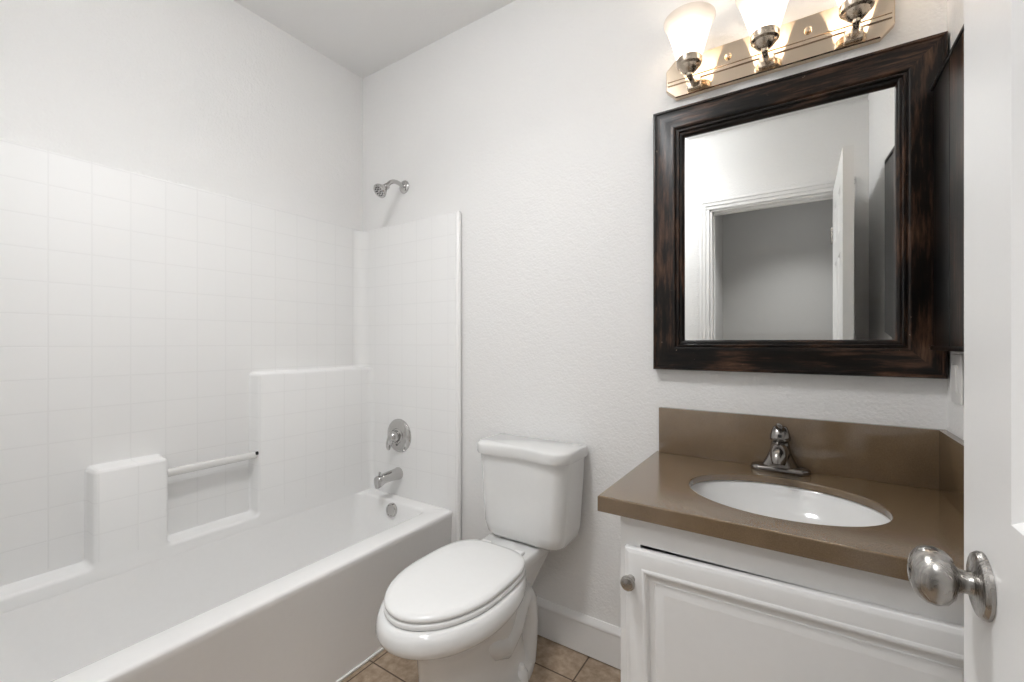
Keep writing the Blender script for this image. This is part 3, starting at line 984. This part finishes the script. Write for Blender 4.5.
hl = thing('hall_light', 'round flush hall ceiling lamp outside the doorway', 'ceiling light', (0.0, -0.42, 2.44))
MB().lathe((0.0, -0.42, 2.4395), (0, 0, -1), [(0.135, 0), (0.135, 0.020), (0.128, 0.024), (0.120, 0.020), (0.01, 0.018)], 40).build('rim', M['nickel'], hl, angle=40)
MB().lathe((0.0, -0.42, 2.42), (0, 0, -1), [(0.118, 0), (0.116, 0.016), (0.104, 0.030), (0.076, 0.042), (0.04, 0.048), (0.002, 0.050)], 40).build('diffuser', M['hall_lamp'], hl, angle=60)

downlight(cl, 0.28, CEIL_W, 140, -0.106)
downlight(hl, 0.22, HALL_W, 105, -0.078)

# ------------------------------------------------------------------ light switch
ls = thing('light_switch', 'white rocker light switch plate on the side wall below the dark cabinet', 'light switch', (XR, 1.495, 1.14))
MB().box(XR - 0.006, XR - 0.0005, 1.457, 1.533, 1.080, 1.200, 0.002).build('plate', M['plate'], ls)
rk = MB()
rk.loft([[(XR - 0.0062, 1.480, 1.106), (XR - 0.0062, 1.510, 1.106), (XR - 0.0062, 1.510, 1.174), (XR - 0.0062, 1.480, 1.174)],
         [(XR - 0.0085, 1.4805, 1.107), (XR - 0.0085, 1.5095, 1.107), (XR - 0.0115, 1.5095, 1.173), (XR - 0.0115, 1.4805, 1.173)]])
rk.build('rocker', M['plate'], ls, flat=True)

# ------------------------------------------------------------------ room door, standing open along the right side
door = MB()
FXD, BXD, DY0, DY1, DTZ = 0.160, 0.200, 0.002, 0.717, 2.106
door.origin = (0.18, 0.002, 0.0)
panels = []
pw0, pw1 = DY0 + 0.137, (DY0 + DY1) / 2 - 0.055
pw2, pw3 = (DY0 + DY1) / 2 + 0.055, DY1 - 0.137
for z0, z1 in ((0.24, 0.86), (1.064, 1.66), (1.77, 1.98)):
    for y0, y1 in ((pw0, pw1), (pw2, pw3)):
        panels.append((y0, y1, z0, z1))
ys = sorted({DY0, DY1, pw0, pw1, pw2, pw3})
zs = sorted({0.012, DTZ} | {p[2] for p in panels} | {p[3] for p in panels})
for X, nx in ((FXD, -1), (BXD, 1)):
    for i in range(len(ys) - 1):
        for k in range(len(zs) - 1):
            cell = (ys[i], ys[i + 1], zs[k], zs[k + 1])
            rings = []
            if cell in panels:
                steps = [(0, 0), (0.003, -0.003), (0.010, -0.0105), (0.015, -0.012), (0.022, -0.012), (0.046, -0.0035), (0.050, -0.0035)]
                for ins, d in steps:
                    rings.append([(X + nx * d, cell[0] + ins, cell[2] + ins), (X + nx * d, cell[1] - ins, cell[2] + ins), (X + nx * d, cell[1] - ins, cell[3] - ins), (X + nx * d, cell[0] + ins, cell[3] - ins)])
                door.loft(rings, False, True)
            else:
                door.bm.faces.new([door.bm.verts.new(p) for p in ((X, cell[0], cell[2]), (X, cell[1], cell[2]), (X, cell[1], cell[3]), (X, cell[0], cell[3]))])
for i in range(len(ys) - 1):
    for z in (zs[0], zs[-1]):
        door.bm.faces.new([door.bm.verts.new(p) for p in ((FXD, ys[i], z), (BXD, ys[i], z), (BXD, ys[i + 1], z), (FXD, ys[i + 1], z))])
for k in range(len(zs) - 1):
    for y in (ys[0], ys[-1]):
        door.bm.faces.new([door.bm.verts.new(p) for p in ((FXD, y, zs[k]), (BXD, y, zs[k]), (BXD, y, zs[k + 1]), (FXD, y, zs[k + 1]))])
dobj = door.build('door_1', M['door'], angle=12)
struct(dobj, 'white panelled room door standing open beside the vanity, with nickel knob', 'door')
KY, KZ = 0.648, 0.977
for X, nx in ((FXD, -1), (BXD, 1)):
    rose = MB()
    rose.lathe((X + nx * 0.0003, KY, KZ), (nx, 0, 0), [(0.0335, 0), (0.0335, 0.003), (0.031, 0.0065), (0.026, 0.008), (0.018, 0.0085), (0.014, 0.010)], 48)
    ro = rose.build('knob_rose', M['nickel'], dobj, angle=30)
    kb = MB()
    kb.lathe((X + nx * 0.009, KY, KZ), (nx, 0, 0), [(0.0125, 0), (0.0115, 0.004), (0.0115, 0.009), (0.014, 0.013), (0.0215, 0.0155), (0.0275, 0.021), (0.030, 0.029), (0.029, 0.037), (0.025, 0.043), (0.019, 0.0475), (0.013, 0.0495), (0.0105, 0.050), (0.0095, 0.049), (0.0075, 0.0487), (0.001, 0.0487)], 48)
    ko = kb.build('knob', M['nickel'], dobj, angle=45)
    if nx < 0:
        MB().box(X + nx * 0.0582, X + nx * 0.0575, KY - 0.005, KY + 0.005, KZ - 0.001, KZ + 0.001).build('turn_slot', M['dark'], ko)
MB().box(FXD + 0.008, BXD - 0.008, DY1 - 0.0002, DY1 + 0.0015, KZ - 0.028, KZ + 0.028, 0.0005).build('latch_plate', M['nickel'], dobj)
for z in (0.25, 1.05, 1.85):
    MB().lathe((FXD - 0.004, DY0 + 0.004, z - 0.045), (0, 0, 1), [(0.003, -0.004), (0.0065, 0), (0.0065, 0.09), (0.003, 0.094)], 14).build('hinge', M['nickel'], dobj)
